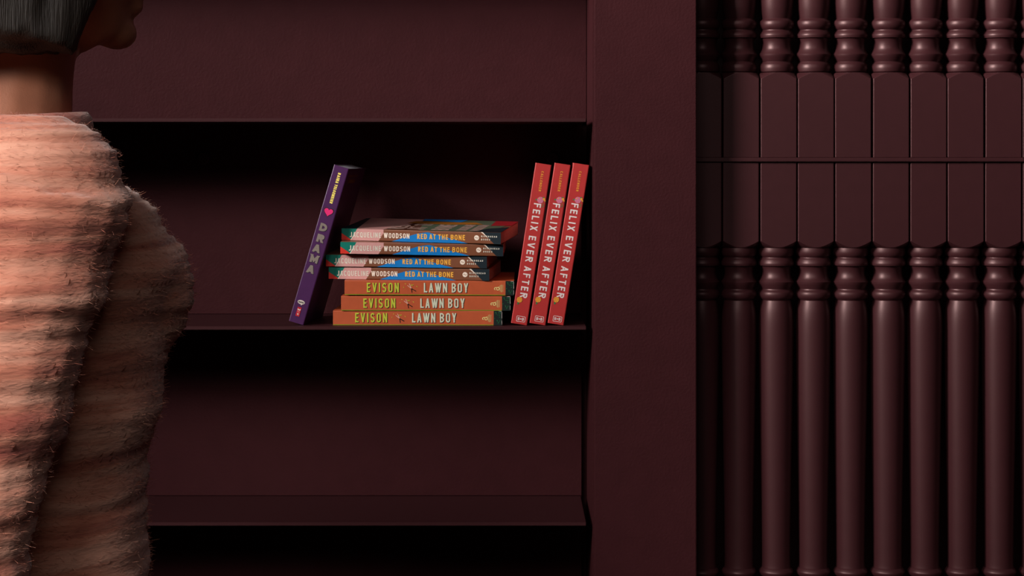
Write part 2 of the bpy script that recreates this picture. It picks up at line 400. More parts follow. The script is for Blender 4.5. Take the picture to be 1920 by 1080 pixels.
def add_print(bm, polys, mi, lift, px2m=U):
    """flat print on the spine face (local y = 0, looking towards -y); u -> x, v -> z"""
    for q, p in enumerate(polys):
        vs = [bm.verts.new((a*px2m, -lift - (q % 23)*.000003*(len(polys) > 1), b*px2m)) for a, b in p]
        try: f = bm.faces.new(vs)
        except ValueError: continue
        f.normal_update()
        if f.normal.y > 0: f.normal_flip()
        f.material_index = mi
def print_obj(name, layers, parent, lift=.00022):
    bm = bmesh.new(); mats = []
    for i, (polys, m) in enumerate(layers):
        if m not in mats: mats.append(m)
        add_print(bm, polys, mats.index(m), lift + i*.00009)
    me = bpy.data.meshes.new(name); bm.to_mesh(me); bm.free()
    return link(name, me, mats, parent)
def top_print(name, layers, parent, T, lift=.00012, flip=False, slope=0):
    """flat print on the cover face at local z = T (z rising by slope * y)"""
    bm = bmesh.new(); mats = []
    for i, (polys, m) in enumerate(layers):
        if m not in mats: mats.append(m)
        for q, p in enumerate(polys):
            vs = [bm.verts.new((a*U, b*U, T + slope*b*U + lift + i*.00009 + (q % 23)*.000003)) for a, b in p]
            f = bm.faces.new(vs); f.normal_update()
            if f.normal.z < 0: f.normal_flip()
            f.material_index = mats.index(m)
    me = bpy.data.meshes.new(name); bm.to_mesh(me); bm.free()
    return link(name, me, mats, parent)

def book_body(root, L, T, W, cover, flare=0, page='page', covermats=None, patches=None, inset=.0008):
    """paperback: x along the spine, y depth (spine at y = 0), z thickness; pages slightly thicker at the fore edge by flare"""
    c = .00045; r = .0011
    bm = bmesh.new()
    # U-shaped cover section in the y-z plane, swept along x
    def zt(y): return T + flare * y / W
    outer = [(W, 0), (r, 0), (r*.3, r*.25), (0, r), (0, T-r), (r*.3, T-r*.25), (r, T), (W, zt(W))]
    inner = [(W, zt(W)-c), (c+r*.4, T-c), (c, T-c-r*.4), (c, c+r*.4), (c+r*.4, c), (W, c)]
    sec = outer + inner
    n = len(sec)
    A = [bm.verts.new((0, y, z)) for y, z in sec]; B = [bm.verts.new((L, y, z)) for y, z in sec]
    for i in range(n):
        bm.faces.new((A[i], B[i], B[(i+1) % n], A[(i+1) % n]))
    # end caps as quads along the strip
    pairs = [(0, 13), (1, 12), (2, 12), (3, 11), (4, 10), (5, 9), (6, 9), (7, 8)]
    for V, s in ((A, 1), (B, -1)):
        for (o0, i0), (o1, i1) in zip(pairs, pairs[1:]):
            vs = [V[o0], V[o1], V[i1], V[i0]] if i0 != i1 else [V[o0], V[o1], V[i0]]
            try: bm.faces.new(vs)
            except ValueError: pass
    bmesh.ops.recalc_face_normals(bm, faces=bm.faces)
    mats = [cover]
    if patches:
        for i, (polys, m) in enumerate(patches):
            if m not in mats: mats.append(m)
            add_print(bm, polys, mats.index(m), .00002*(i+1))
    me = bpy.data.meshes.new('cover'); bm.to_mesh(me); bm.free()
    link('cover', me, mats, root)
    bm = bmesh.new(); k = inset
    v = [(k, c, c), (L-k, c, c), (L-k, W-k, c), (k, W-k, c), (k, c, T-c), (L-k, c, T-c), (L-k, W-k, zt(W-k)-c), (k, W-k, zt(W-k)-c)]
    v = [bm.verts.new(p) for p in v]
    for q in ((3,2,1,0),(4,5,6,7),(0,1,5,4),(1,2,6,5),(2,3,7,6),(3,0,4,7)): bm.faces.new([v[i] for i in q])
    obj('page_block', bm, page, root)

def copy_tree(o, parent=None):
    c = o.copy(); COL.objects.link(c); c.parent = parent
    for ch in list(o.children): copy_tree(ch, c)
    return c

# ------------------------------------------------------------------ orange books (three, at the bottom of the stack)
T_LAWN, L_LAWN, W_BK = 27.3*U, 319.5*U, .138
def lawn_book(label):
    r = empty('paperback_book', (0, 0, 0), label, 'book', 'orange paperbacks lying at the bottom of the stack')
    T = 27.3
    patches = [([[(0, .0), (303, .0), (303, 1.3), (0, 1.3)]], 'olive_edge'), ([[(303.5, 0), (319.5, 0), (319.5, T), (303.5, T)]], 'dark_green')]
    book_body(r, L_LAWN, T_LAWN, W_BK, 'orange_card', .0012, patches=patches)
    a = text_polys('EVISON', 42, 102.4, 5.2, 17.8, .145, .48, .8)
    sh = lambda P, du, dv: [[(x+du, y+dv) for x, y in p] for p in P]
    print_obj('author_lettering', [(sh(a, .9, -.9), 'black_ink'), (a, 'lime')], r)
    b = text_polys('LAWN', 149.5, 193.6, 5.2, 17.8, .145, .36) + text_polys('BOY', 202, 233, 5.2, 17.8, .145, .42)
    print_obj('title_lettering', [(sh(b, .9, -.9), 'black_ink'), (b, 'mint_white')], r)
    bl = stroke_polys([(122, 21.8), (124.2, 16.5), (126.2, 12.2)], 1.0, 'n') + stroke_polys([(118.7, 18.4), (122.6, 15.2), (126.6, 12.4)], 1.0, 'n')
    hd = stroke_polys([(125.8, 12.6), (134.6, 7.4)], 1.5, 'n') + stroke_polys([(125.9, 12.8), (127.3, 4.8)], 1.3, 'n')
    gr = []
    for (gu, gv, du, dv) in ((114, 21.5, 1.4, -.8), (111.5, 15.5, .4, -1.4), (135.8, 17, 1.4, -1.4), (125.2, 19.8, 1.2, -1.8), (126.8, 18, .9, 1.6), (128.8, 18.4, .9, 1.5)):
        gr += stroke_polys([(gu, gv), (gu+du, gv+dv)], .8, 's')
    print_obj('shears_emblem', [(bl, 'blade_pink'), (hd, 'black_ink'), (gr, 'lime')], r)
    # publisher's letter a turned sideways with fine lines of print
    t = .95
    A = arc(3.4, 1.9, 2.6, 1.9, 60, 400, 14); A = [(x, y) for x, y in A]
    stem = [(1.2, 6.3)] + arc(3.4, 5.3, 2.3, 1.6, 150, 0, 8) + [(5.8, 1.2), (6.4, .5), (7.4, .7)]
    P = stroke_polys(A, 1.2, 'n') + stroke_polys(stem, 1.3, 'n')
    P = [[(291.6 - y*1.28, 9.2 + x) for x, y in p] for p in P]
    for uu, v0, v1 in ((293.2, 7.5, 19), (294.9, 6.0, 20.2), (296.4, 6.2, 20.2), (298.6, 6.6, 19.8)):
        P += stroke_polys([(uu, v0), (uu, v1)], .55, 'n')
    print_obj('publisher_emblem', [(P, 'pale_gold')], r)
    rr = random.Random(5); lf = []
    for i in range(15):
        uu, vv, an = rr.uniform(306, 316), rr.uniform(3, 25), rr.uniform(0, PI)
        lf += stroke_polys([(uu, vv), (uu+1.3*math.cos(an), vv+1.3*math.sin(an)), (uu+1.9*math.cos(an+.9), vv+1.9*math.sin(an+.9))], .55, 'n')
    wn = stroke_polys([(318.9, 2), (318.9, 10)], .5, 'n') + stroke_polys([(319, 13), (318.9, 25.5)], .6, 'n') + stroke_polys([(313, 26.4), (318.6, 26.4)], .5, 'n')
    print_obj('leaf_pattern', [(lf, 'leaf_green'), (wn, 'white_worn')], r)
    return r

# ------------------------------------------------------------------ multicoloured books (four, on top of the orange ones)
T_RED, L_RED = 22.0*U, 307*U
def red_book(label):
    r = empty('paperback_book', (0, 0, 0), label, 'book', 'brown, pink and blue paperbacks lying in the stack')
    T = 22.0
    patches = [([[(0, 0), (31, 0), (31, T), (0, T)]], 'teal'),
               ([[(0, 0), (20.5, 0), (0, 13.2)]], 'card_red'),
               ([[(18, 0), (72, 0), (79.8, 12.5), (81.6, 15), (81.8, T), (30.5, T)]], 'card_pink'),
               ([[(17.2, .2), (18.8, 0), (27.5, 15.5), (26.9, 16)]], 'cream'),
               ([[(98, 0), (244, 0), (168, 19), (163, 18.6), (146, 15.6), (132, 11.2)]], 'card_blue'),
               ([[(294.5, 0), (307, 0), (307, T), (272, T)]], 'card_navy'),
               ([[(268.8, T), (272.6, T), (283.0, 11.0), (281.5, 12)]], 'cream')]
    book_body(r, L_RED, T_RED, W_BK, 'card_brown', .0014, patches=patches, inset=.0006)
    kw = dict(t=.155, gap=.38, space=.8)
    a1 = text_polys('J', 16.2, 20.6, 6, 9.7, .19)
    a2 = text_polys('ACQUELINE', 22.3, 76.8, 6, 9.7, **kw)
    a3 = text_polys('WOODSON', 82.2, 131.8, 6, 9.7, .175, .34)
    print_obj('author_lettering', [(a2, 'grey_cream'), (a1 + a3, 'cream')], r)
    tt = text_polys('RED', 146.8, 165.4, 6, 9.7, .185, .34) + text_polys('AT', 170.2, 183, 6, 9.7, .185, .24) + text_polys('THE', 187.4, 206.3, 6, 9.7, .185, .34) + text_polys('BONE', 211.2, 238.9, 6, 9.7, .185, .34)
    print_obj('title_lettering', [(tt, 'title_orange')], r)
    sq = stroke_polys([(257.8, 10.6)] + arc(259.6, 11.2, 1.1, 1.0, 150, 0, 5) + arc(262, 11.2, 1.1, 1.0, 180, 330, 5) + [(264, 12.2)], .7, 'n')
    rh = text_polys('RIVERHEAD', 269.6, 299.8, 12.6, 3.1, .24, .75)
    bk = text_polys('BOOKS', 269.6, 286.6, 6.7, 3.1, .24, .75)
    print_obj('publisher_emblem', [([ngon(260.9, 11.2, 4.8)], 'cream'), (sq, 'card_brown'), (rh + bk, 'grey_cream')], r)
    return r
def red_cover_art(r):
    sl = .0014 / W_BK; D = W_BK / U
    lay = [([[(0, 1), (30, 1), (30, D), (0, D)]], 'deep_teal'), ([[(30, 1), (82, 1), (104, 70), (128, D), (8, D)]], 'card_pink'),
           ([[(82, 1), (250, 1), (236, D), (128, D), (104, 70)]], 'cover_brown'), ([[(150, 1), (272, 1), (290, 60), (306, D), (120, D)]], 'cover_sage'),
           ([[(250, 1), (307, 1), (307, 95), (272, 60)]], 'card_navy'), ([[(268, 110), (307, 120), (307, D), (262, D)]], 'felix_dark'),
           ([[(100, 120), (190, 112), (250, 130), (230, 160), (110, 160)]], 'cover_ochre'), ([[(120, 170), (200, 160), (206, D), (118, D)]], 'card_blue')]
    top_print('cover_artwork', lay, r, T_RED, .00006, slope=sl)
    P = []
    for word, x0, d0, d1 in (('RED', 84, 14, 88), ('AT THE', 122, 12, 150), ('BONE', 170, 12, 110), ('BONE', 0, 0, 0)):
        if not d1: continue
        pl = text_polys(word, d0, d1, 0, 34, .2, .25)
        P += [[(x0 + 34 - b, a) for a, b in p] for p in pl]
    pl = text_polys('JACQUELINE', 12, 120, 0, 20, .2, .25) + text_polys('WOODSON', 12, 120, -26, 20, .2, .25)
    P += [[(238 - b, a) for a, b in p] for p in pl]
    top_print('cover_lettering', [(P, 'cover_dust')], r, T_RED, .0004, slope=sl)

def place_flat(r, L, xl, yl, xr, yr, yaw, pitch, Ynear=.012):
    """set a lying book by the photo positions of its spine's two lower corners"""
    s = math.sin(math.radians(yaw))
    pl = px(xl, yl, Ynear + L*s); pr = px(xr, yr, Ynear)
    roll = math.atan2(pl.z - pr.z, L)
    r.rotation_mode = 'XYZ'
    Rm = Matrix.Rotation(math.radians(-yaw), 4, 'Z') @ Matrix.Rotation(roll, 4, 'Y') @ Matrix.Rotation(math.radians(pitch), 4, 'X')
    r.location = pl; r.rotation_euler = Rm.to_euler('XYZ')
lb = ['orange paperback at the very bottom of the stack, resting on the shelf',
      'orange paperback in the middle of the three orange ones',
      'uppermost of the three orange paperbacks, directly under the brown and blue ones']
rb = ['lowest of the four brown and blue paperbacks, lying on the orange ones',
      'brown and blue paperback jutting out farthest, touching the leaning purple book',
      'brown and blue paperback directly under the topmost book of the stack',
      'topmost paperback of the stack, its patterned front cover showing']
L0 = lawn_book(lb[0]); L1 = copy_tree(L0); L2 = copy_tree(L0)
L1['label'] = lb[1]; L2['label'] = lb[2]
place_flat(L0, L_LAWN, 624.3, 610.4, 943.6, 610.4, 1.2, 0, .0125)
L0.rotation_euler = (0, 0, L0.rotation_euler.z); L0.location.z = tops[3] + .0003
place_flat(L1, L_LAWN, 639.5, 582.3, 959.0, 582.6, .6, .5, .0125)
place_flat(L2, L_LAWN, 646.0, 552.8, 965.4, 554.0, .4, 1.0, .0125)
R0 = red_book(rb[0]); R1 = copy_tree(R0); R2 = copy_tree(R0); R3 = copy_tree(R0)
for r_, l_ in ((R1, rb[1]), (R2, rb[2]), (R3, rb[3])): r_['label'] = l_
place_flat(R0, L_RED, 616.3, 522.6, 921.8, 526.6, 6.0, 1.5, .010)
place_flat(R1, L_RED, 611.0, 499.2, 917.0, 503.2, 5.4, 2.1, .009)
place_flat(R2, L_RED, 638.0, 475.4, 944.6, 480.6, 1.6, 2.7, .006)
place_flat(R3, L_RED, 640.4, 449.8, 938.6, 458.2, 9.5, 3.3, -.002)
red_cover_art(R3)

# ------------------------------------------------------------------ standing books
def place_standing(r, L, T, xbr, ybr, Y, tilt, yaw):
    """reading direction runs down the spine; the spine's lower right corner (photo position) stands on the shelf"""
    t = math.radians(tilt)
    ex = Vector((-math.sin(t), 0, -math.cos(t))); ez = Vector((math.cos(t), 0, -math.sin(t))); ey = Vector((0, 1, 0))
    Rm = Matrix((ex, ey, ez)).transposed().to_4x4()
    Rm = Matrix.Rotation(math.radians(-yaw), 4, 'Z') @ Rm
    p = px(xbr, ybr, Y); p.z = tops[3] + .0003
    r.location = p - (Rm @ Vector((L, 0, T)))
    r.rotation_euler = Rm.to_euler('XYZ')
def flower(cu, cv, R, n=8):
    out = [ngon(cu + R*.62*math.cos(2*PI*i/n), cv + R*.62*math.sin(2*PI*i/n), R*.42, n=9) for i in range(n)]
    return out + [ngon(cu, cv, R*.7, n=12)]
L_FE, T_FE = 305.5*U, 30.6*U
def felix_book(label):
    r = empty('paperback_book', (0, 0, 0), label, 'book', 'red paperbacks standing beside the pillar')
    book_body(r, L_FE, T_FE, W_BK, 'felix_red', 0)
    # letter tops point towards the right-hand edge of the spine (local +z)
    print_obj('author_lettering', [(text_polys('CALLENDER', 14, 52.3, 13.6, 4.7, .2, .5), 'felix_gold')], r)
    kw = dict(t=.175, gap=.46)
    tt = text_polys('FELIX', 75.4, 127.2, 8.8, 13.8, **kw) + text_polys('EVER', 137.6, 186.6, 8.8, 13.8, **kw) + text_polys('AFTER', 195.4, 255.4, 8.8, 13.8, **kw)
    print_obj('title_lettering', [(tt, 'felix_white')], r)
    curl = []
    for i in range(6):
        a = i * 1.05; curl += stroke_polys(arc(68.3 + 3*math.cos(a), 19.8 + 3*math.sin(a), 1.7, 1.7, math.degrees(a), math.degrees(a)+160, 5), .45, 'n')
    leaf = [ngon(68.6, 12.4, 1.3, 2.4, 8), ngon(62.8, 25, 1.2, 1.6, 8), ngon(69.5, 29.0, 1.2, 1.0, 8)]
    leaf += stroke_polys([(73, 24.8), (77, 26.4), (80.4, 26.0)], .5, 'n') + stroke_polys([(76, 26.2), (75.6, 28.4)], .6, 'n') + stroke_polys([(79, 26.3), (79.4, 28.2)], .6, 'n') + stroke_polys([(78.6, 26.2), (81.4, 24.4)], .6, 'n')
    pet = flower(65.6, 26.2, 2.4, 6) + [ngon(68.4, 28.4, 1.5, n=8)]
    print_obj('flower_emblem', [(leaf, 'leaf_green'), (flower(68.3, 19.8, 6.0, 9), 'rose_pink'), (curl, 'rose_dark'), (pet + [ngon(65.4, 17.6, 1.3, n=8)], 'felix_gold')], r, .0003)
    c2 = []
    for i in range(5):
        a = i * 1.25; c2 += stroke_polys(arc(259.8 + 2.6*math.cos(a), 9.3 + 2.6*math.sin(a), 1.4, 1.4, math.degrees(a), math.degrees(a)+150, 5), .4, 'n')
    print_obj('flower_emblem', [([ngon(266.8, 7.4, 2.4, 1.5, 8)], 'leaf_green'), (flower(259.8, 9.3, 5.4, 8), 'felix_gold'), (c2, 'cover_ochre')], r, .0003)
    # publisher's box, upright on the standing spine: local down = +u, local right = +v
    def up(polys, cu, cv): return [[(cu - b, cv + a) for a, b in p] for p in polys]
    bx = stroke_polys(arc(6.6, 3.6, 1.4, 1.4, 0, 90, 4) + arc(-6.6, 3.6, 1.4, 1.4, 90, 180, 4) + arc(-6.6, -3.6, 1.4, 1.4, 180, 270, 4) + arc(6.6, -3.6, 1.4, 1.4, 270, 360, 4), .8, 'c')
    bx += text_polys('B+B', -5.8, 5.8, -2.6, 5.2, .2, .2)
    print_obj('publisher_emblem', [(up(bx, 295.4, 17.2), 'felix_white')], r)
    return r
fb = ['red paperback leaning nearest the stack, first of the three red ones', 'middle one of the three red paperbacks', 'red paperback leaning against the pillar, last of the three red ones']
F0 = felix_book(fb[0]); F1 = copy_tree(F0); F2 = copy_tree(F0); F1['label'] = fb[1]; F2['label'] = fb[2]
place_standing(F0, L_FE, T_FE, 988.2, 610, .012, 8.7, 1.2)
place_standing(F1, L_FE, T_FE, 1022.8, 610, .012, 8.95, 1.2)
place_standing(F2, L_FE, T_FE, 1056.8, 610, .012, 9.1, 1.2)

L_DR, T_DR = 307.4*U, 29.2*U
dr = empty('paperback_book', (0, 0, 0), 'dark purple paperback with a pink heart, leaning against the stack', 'book')
book_body(dr, L_DR, T_DR, .14, 'purple_card', 0, page='pagegrey')
print_obj('author_lettering', [(text_polys('RAINA', 12.4, 32.6, 12.0, 5.6, .3, .26) + text_polys('TELGEMEIER', 35.2, 72.4, 12.0, 5.6, .3, .26), 'yellow_ink')], dr)
def heart(s, cu, cv, deg=0):
    P = []
    for i in range(44):
        a = 2*PI*i/44; x = 16*math.sin(a)**3; y = 13*math.cos(a) - 5*math.cos(2*a) - 2*math.cos(3*a) - math.cos(4*a)
        P.append((x*s/17, (y+2)*s/17))
    c, sn = math.cos(math.radians(deg)), math.sin(math.radians(deg))
    P = [(x*c - y*sn, x*sn + y*c) for x, y in P]
    return [[(cu - y, cv + x) for x, y in P]]
print_obj('heart_emblem', [(heart(10.6, 90, 14.9), 'black_ink'), (heart(9.0, 90, 14.9), 'heart_pink')], dr)
def upr(polys, cu, cv): return [[(cu - b, cv + a) for a, b in p] for p in polys]
dl = []; dsh = []
for ch, cu, cv, ww in (('D', 119.7, 14, 14.2), ('R', 141, 14.4, 13.8), ('A', 161.2, 12.8, 15), ('M', 181.4, 13.8, 15.5), ('A', 202, 12.8, 15)):
    g = text_polys(ch, -ww/2, ww/2, -7.6, 15.2, .3); dl += upr(g, cu, cv); dsh += upr([[(a+.8, b-.7) for a, b in p] for p in g], cu, cv)
print_obj('title_lettering', [(dsh, 'black_ink'), (dl, 'silver_foil')], dr)
bub = [[(a, b) for a, b in ngon(0, 0, 7.0, 3.9, 22)], [(-.2, -3.2), (3.0, -3.2), (1.6, -6.2)]]
print_obj('publisher_emblem', [(upr(bub, 267.0, 13.0), 'bubble_white'), (upr([[(a, b) for a, b in p] for p in text_polys('GRAPHIX', -5.4, 5.4, -1.6, 3.0, .26, .25)], 267.0, 13.0), 'black_ink'),
          ([[(276.8, 9.4), (294.4, 9.4), (294.4, 16.8), (276.8, 16.8)]], 'logo_red'),
          (upr(text_polys('M', -2.4, 2.4, -1.6, 3.2, .4), 281.6, 13.1) + stroke_polys([(285.6, 10.9), (285.6, 15.3)], .5, 'n') + upr(text_polys('S', -1.6, 1.6, -1.6, 3.4, .22), 290.4, 13.1), 'bubble_white')], dr)
rows = []
for u0, h, v0, v1 in ((13, 3.4, 22, 128), (22, 7, 34, 110)):
    rr = random.Random(int(u0)); v = v0
    while v < v1:
        wv = rr.uniform(5, 9); rows.append([(u0, v), (u0+h, v), (u0+h, v+wv), (u0, v+wv)]); v += wv + 2
top_print('cover_lettering', [(rows, 'dim_gold')], dr, T_DR)
top_print('cover_edge_band', [([[(220, 2), (305, 2), (305, 3.2), (220, 3.2)]], 'dim_gold')], dr, T_DR)
place_standing(dr, L_DR, T_DR, 568.9, 611, .015, 16.35, 4.6)

#PERSON#
# ------------------------------------------------------------------ person walking past, turned side-on, beside the left part of the shelves
def blob(bm, c, r, rot=None, u=20, v=12):
    Mx = Matrix.Translation(c) @ (rot.to_4x4() if rot is not None else Matrix.Identity(4)) @ Matrix.Diagonal((*r, 1))
    bmesh.ops.create_uvsphere(bm, u_segments=u, v_segments=v, radius=1, matrix=Mx)
def limb(bm, pts, n=16):
    """tapered tube through (point, ry-or-(ra, rb)) stations with rounded ends"""
    P = [Vector(p) for p, _ in pts]; R = [(r, r) if not isinstance(r, tuple) else r for _, r in pts]
    rings = []
    for i, p in enumerate(P):
        d = (P[min(i+1, len(P)-1)] - P[max(i-1, 0)]).normalized()
        a = Vector((1, 0, 0)); a = (a - d * a.dot(d)).normalized() if abs(d.x) < .95 else (Vector((0, 0, 1)) - d * d.z).normalized()
        b = d.cross(a)
        rings.append([bm.verts.new(p + a * R[i][0] * math.cos(2*PI*k/n) + b * R[i][1] * math.sin(2*PI*k/n)) for k in range(n)])
    for A, B in zip(rings, rings[1:]):
        for k in range(n): bm.faces.new((A[k], A[(k+1) % n], B[(k+1) % n], B[k]))
    bm.faces.new(rings[0][::-1]); bm.faces.new(rings[-1])
def loft(bm, rows, n=40, pw=2.3):
    """horizontal super-ellipse rings: (z, cx, rx, ry, cy)"""
    rings = []
    for (z, cx, rx, ry, cy) in rows:
        R = []
        for k in range(n):
            a = 2*PI*k/n; c, s_ = math.cos(a), math.sin(a)
            R.append(bm.verts.new((cx + rx * math.copysign(abs(c)**(2/pw), c), cy + ry * math.copysign(abs(s_)**(2/pw), s_), z)))
        rings.append(R)
    for A, B in zip(rings, rings[1:]):
        for k in range(n): bm.faces.new((A[k], A[(k+1) % n], B[(k+1) % n], B[k]))
    bm.faces.new(rings[0][::-1]); bm.faces.new(rings[-1])
def fuse(name, bm, voxel, m, parent, smooth=6, disp=None):
    bmesh.ops.recalc_face_normals(bm, faces=bm.faces)
    me = bpy.data.meshes.new(name + '_source'); bm.to_mesh(me); bm.free()
    o = bpy.data.objects.new('tmp', me); COL.objects.link(o)
    md = o.modifiers.new('r', 'REMESH'); md.mode = 'VOXEL'; md.voxel_size = voxel; md.use_smooth_shade = True
    sm = o.modifiers.new('s', 'SMOOTH'); sm.factor = .5; sm.iterations = smooth
    dg = bpy.context.evaluated_depsgraph_get(); dg.update()
    out = bpy.data.meshes.new_from_object(o.evaluated_get(dg)); out.name = name
    bpy.data.objects.remove(o); bpy.data.meshes.remove(me)
    if disp:
        co = [v.co.copy() for v in out.vertices]; no = [v.normal.copy() for v in out.vertices]
        for v, c, nn in zip(out.vertices, co, no): v.co = c + nn * disp(c, nn)
    for p in out.polygons: p.use_smooth = True
    out.materials.clear()
    return link(name, out, m, parent)
M['skin'] = mat('warm_brown_skin', (158, 104, 80), .5, .0002, 700, .4, .05)
M['hair'] = mat('dark_brown_hair', (30, 24, 19), .6, .0012, 260, .4, .2, stretch=(3, 3, .12))
M['trouser'] = mat('dark_trouser_cloth', (38, 34, 40), .8, .0004, 700, .2, .08)
M['shoe'] = mat('dark_shoe_leather', (30, 24, 22), .4, .0002, 300, .5, .05)
M['eye_white'] = mat('eye_white', (225, 220, 212), .2); M['iris'] = mat('brown_iris', (50, 30, 18), .15); M['lip'] = mat('lip_skin', (150, 76, 68), .4)
def knit_material():
    m = mat('peach_mohair_knit', (206, 138, 114), .85, 0, 1, .15, 0, sheen=.35); nt = m.node_tree; b = nt.nodes['Principled BSDF']
    tc = nt.nodes.new('ShaderNodeTexCoord'); mp = nt.nodes.new('ShaderNodeMapping'); mp.inputs['Scale'].default_value = (5, 5, 62)
    nt.links.new(tc.outputs['Object'], mp.inputs['Vector'])
    n = nt.nodes.new('ShaderNodeTexNoise'); n.inputs['Scale'].default_value = 1; n.inputs['Detail'].default_value = 4; n.inputs['Distortion'].default_value = .5
    nt.links.new(mp.outputs['Vector'], n.inputs['Vector'])
    cr = nt.nodes.new('ShaderNodeValToRGB'); e = cr.color_ramp.elements
    for pos, c in ((.30, (168, 92, 78)), (.46, (200, 128, 104)), (.62, (222, 164, 140))):
        el = e[0] if pos == .30 else e.new(pos)
        el.position = pos; el.color = (*[lin(v) for v in c], 1)
    e[-1].position = 1; e[-1].color = (*[lin(v) for v in (226, 172, 150)], 1)
    nt.links.new(n.outputs['Fac'], cr.inputs['Fac']); nt.links.new(cr.outputs['Color'], b.inputs['Base Color'])
    mp2 = nt.nodes.new('ShaderNodeMapping'); mp2.inputs['Scale'].default_value = (120, 120, 420); nt.links.new(tc.outputs['Object'], mp2.inputs['Vector'])
    n2 = nt.nodes.new('ShaderNodeTexNoise'); n2.inputs['Scale'].default_value = 1; n2.inputs['Detail'].default_value = 3
    nt.links.new(mp2.outputs['Vector'], n2.inputs['Vector'])
    bp = nt.nodes.new('ShaderNodeBump'); bp.inputs['Strength'].default_value = .8; bp.inputs['Distance'].default_value = .0012
    nt.links.new(n2.outputs['Fac'], bp.inputs['Height']); nt.links.new(bp.outputs['Normal'], b.inputs['Normal'])
    return m
M['knit'] = knit_material()

PX_, PY_ = -.392, -.90
pr = empty('person', (PX_, PY_, 0), 'person in a fluffy peach knitted sweater walking past the shelves', 'person')
pr.rotation_euler = (0, 0, math.radians(24))
V = Vector
def hand(bm, wrist, fwd, side, out, thumb_dir):
    """wrist -> fingers along fwd; side = across the palm; out = palm normal"""
    f, s_, o_ = V(fwd).normalized(), V(side).normalized(), V(out).normalized()
    w0 = V(wrist)
    limb(bm, [(w0 - f*.03, (.025, .02)), (w0 + f*.01, (.026, .018))])
    for k in range(4):
        u = (k - 1.5) * .0185
        limb(bm, [(w0 + f*.0 + s_*u*.7, .013), (w0 + f*.045 + s_*u, .0125), (w0 + f*.085 + s_*u, .0105)], 10)
        L = (.068, .078, .073, .056)[k]
        p = w0 + f*.083 + s_*u; bend = (.25, .3, .35, .4)[k]
        q = p + f*(L*.45) + o_*(L*.12); r_ = q + f*(L*.3*math.cos(bend+.3)) + o_*(L*.3*math.sin(bend+.3)); t_ = r_ + f*(L*.25*math.cos(bend+.7)) + o_*(L*.25*math.sin(bend+.7))
        limb(bm, [(p, .0095), (q, .009), (r_, .0082), (t_, .0068)], 10); blob(bm, t_, (.0068,)*3, None, 10, 6)
    b0 = w0 + f*.02 + V(thumb_dir)*.022
    b1 = b0 + V(thumb_dir)*.022 + f*.03; b2 = b1 + f*.028 + V(thumb_dir)*.006 + o_*.006; b3 = b2 + f*.02 + o_*.006
    limb(bm, [(b0, .014), (b1, .0115), (b2, .0095), (b3, .0078)], 10); blob(bm, b3, (.0078,)*3, None, 10, 6)

# body: one continuous surface
bm = bmesh.new()
blob(bm, (-.012, 0, 1.568), (.097, .076, .094), None, 28, 18)              # skull
blob(bm, (.028, 0, 1.515), (.062, .058, .070), None, 24, 14)               # face
limb(bm, [((.030, 0, 1.500), (.045, .050)), ((.052, 0, 1.462), (.032, .034)), ((.060, 0, 1.450), (.022, .024))])   # jaw and chin
blob(bm, (.070, 0, 1.455), (.017, .02, .014))
limb(bm, [((.083, 0, 1.555), .009), ((.094, 0, 1.532), .011), ((.103, 0, 1.514), .0125), ((.092, 0, 1.508), .011)])     # nose
blob(bm, (.098, .009, 1.510), (.010, .007, .007)); blob(bm, (.098, -.009, 1.510), (.010, .007, .007))
blob(bm, (.080, 0, 1.563), (.014, .045, .009))                             # brow
blob(bm, (.084, 0, 1.488), (.009, .02, .0062)); blob(bm, (.083, 0, 1.477), (.0095, .018, .0068))                     # lips
for sgn in (-1, 1):
    blob(bm, (.055, sgn*.04, 1.513), (.024, .022, .022))                   # cheeks
    blob(bm, (-.012, sgn*.078, 1.532), (.018, .007, .030)); blob(bm, (-.010, sgn*.080, 1.508), (.010, .006, .012))    # ears
limb(bm, [((-.022, 0, 1.545), (.058, .052)), ((-.014, 0, 1.47), (.053, .050)), ((-.020, 0, 1.42), (.054, .054)), ((-.030, 0, 1.37), (.062, .075)), ((-.035, 0, 1.33), (.08, .12))])
loft(bm, [(.80, -.025, .09, .13, 0), (.90, -.025, .105, .155, 0), (1.02, -.015, .088, .125, 0), (1.10, -.012, .085, .122, 0), (1.22, -.015, .105, .145, 0), (1.30, -.025, .095, .165, 0), (1.35, -.03, .06, .12, 0)])
arms = {-1: [(-.035, -.175, 1.325), (-.105, -.205, 1.082), (-.085, -.215, .86)], 1: [(-.03, .175, 1.325), (-.045, .205, 1.08), (.01, .215, .87)]}
for sgn, (a, b_, c) in arms.items():
    limb(bm, [(a, .050), (V(a).lerp(V(b_), .5), .043), (b_, .037), (V(b_).lerp(V(c), .4), .035), (c, .024)])
    blob(bm, a, (.052,)*3)
    f = (V(c) - V(b_)).normalized()
    hand(bm, V(c) + f*.02, f, (1, 0, 0) if abs(f.x) < .7 else (0, 0, 1), (0, -sgn, 0), V((1, 0, 0)) - f*f.x)
legs = {-1: [(-.02, -.09, .86), (.10, -.09, .48), (.19, -.085, .10)], 1: [(-.02, .09, .86), (-.02, .09, .47), (-.17, .085, .13)]}
for sgn, (a, b_, c) in legs.items():
    limb(bm, [(a, .082), (V(a).lerp(V(b_), .5), .068), (b_, .052), (V(b_).lerp(V(c), .35), .052), (c, .034)])
    limb(bm, [(c, .034), (V(c) + V((.02, 0, -.04)), (.035, .03)), (V(c) + V((.09, 0, -.055)), (.025, .035))])
fuse('body', bm, .0042, 'skin', pr, 5)
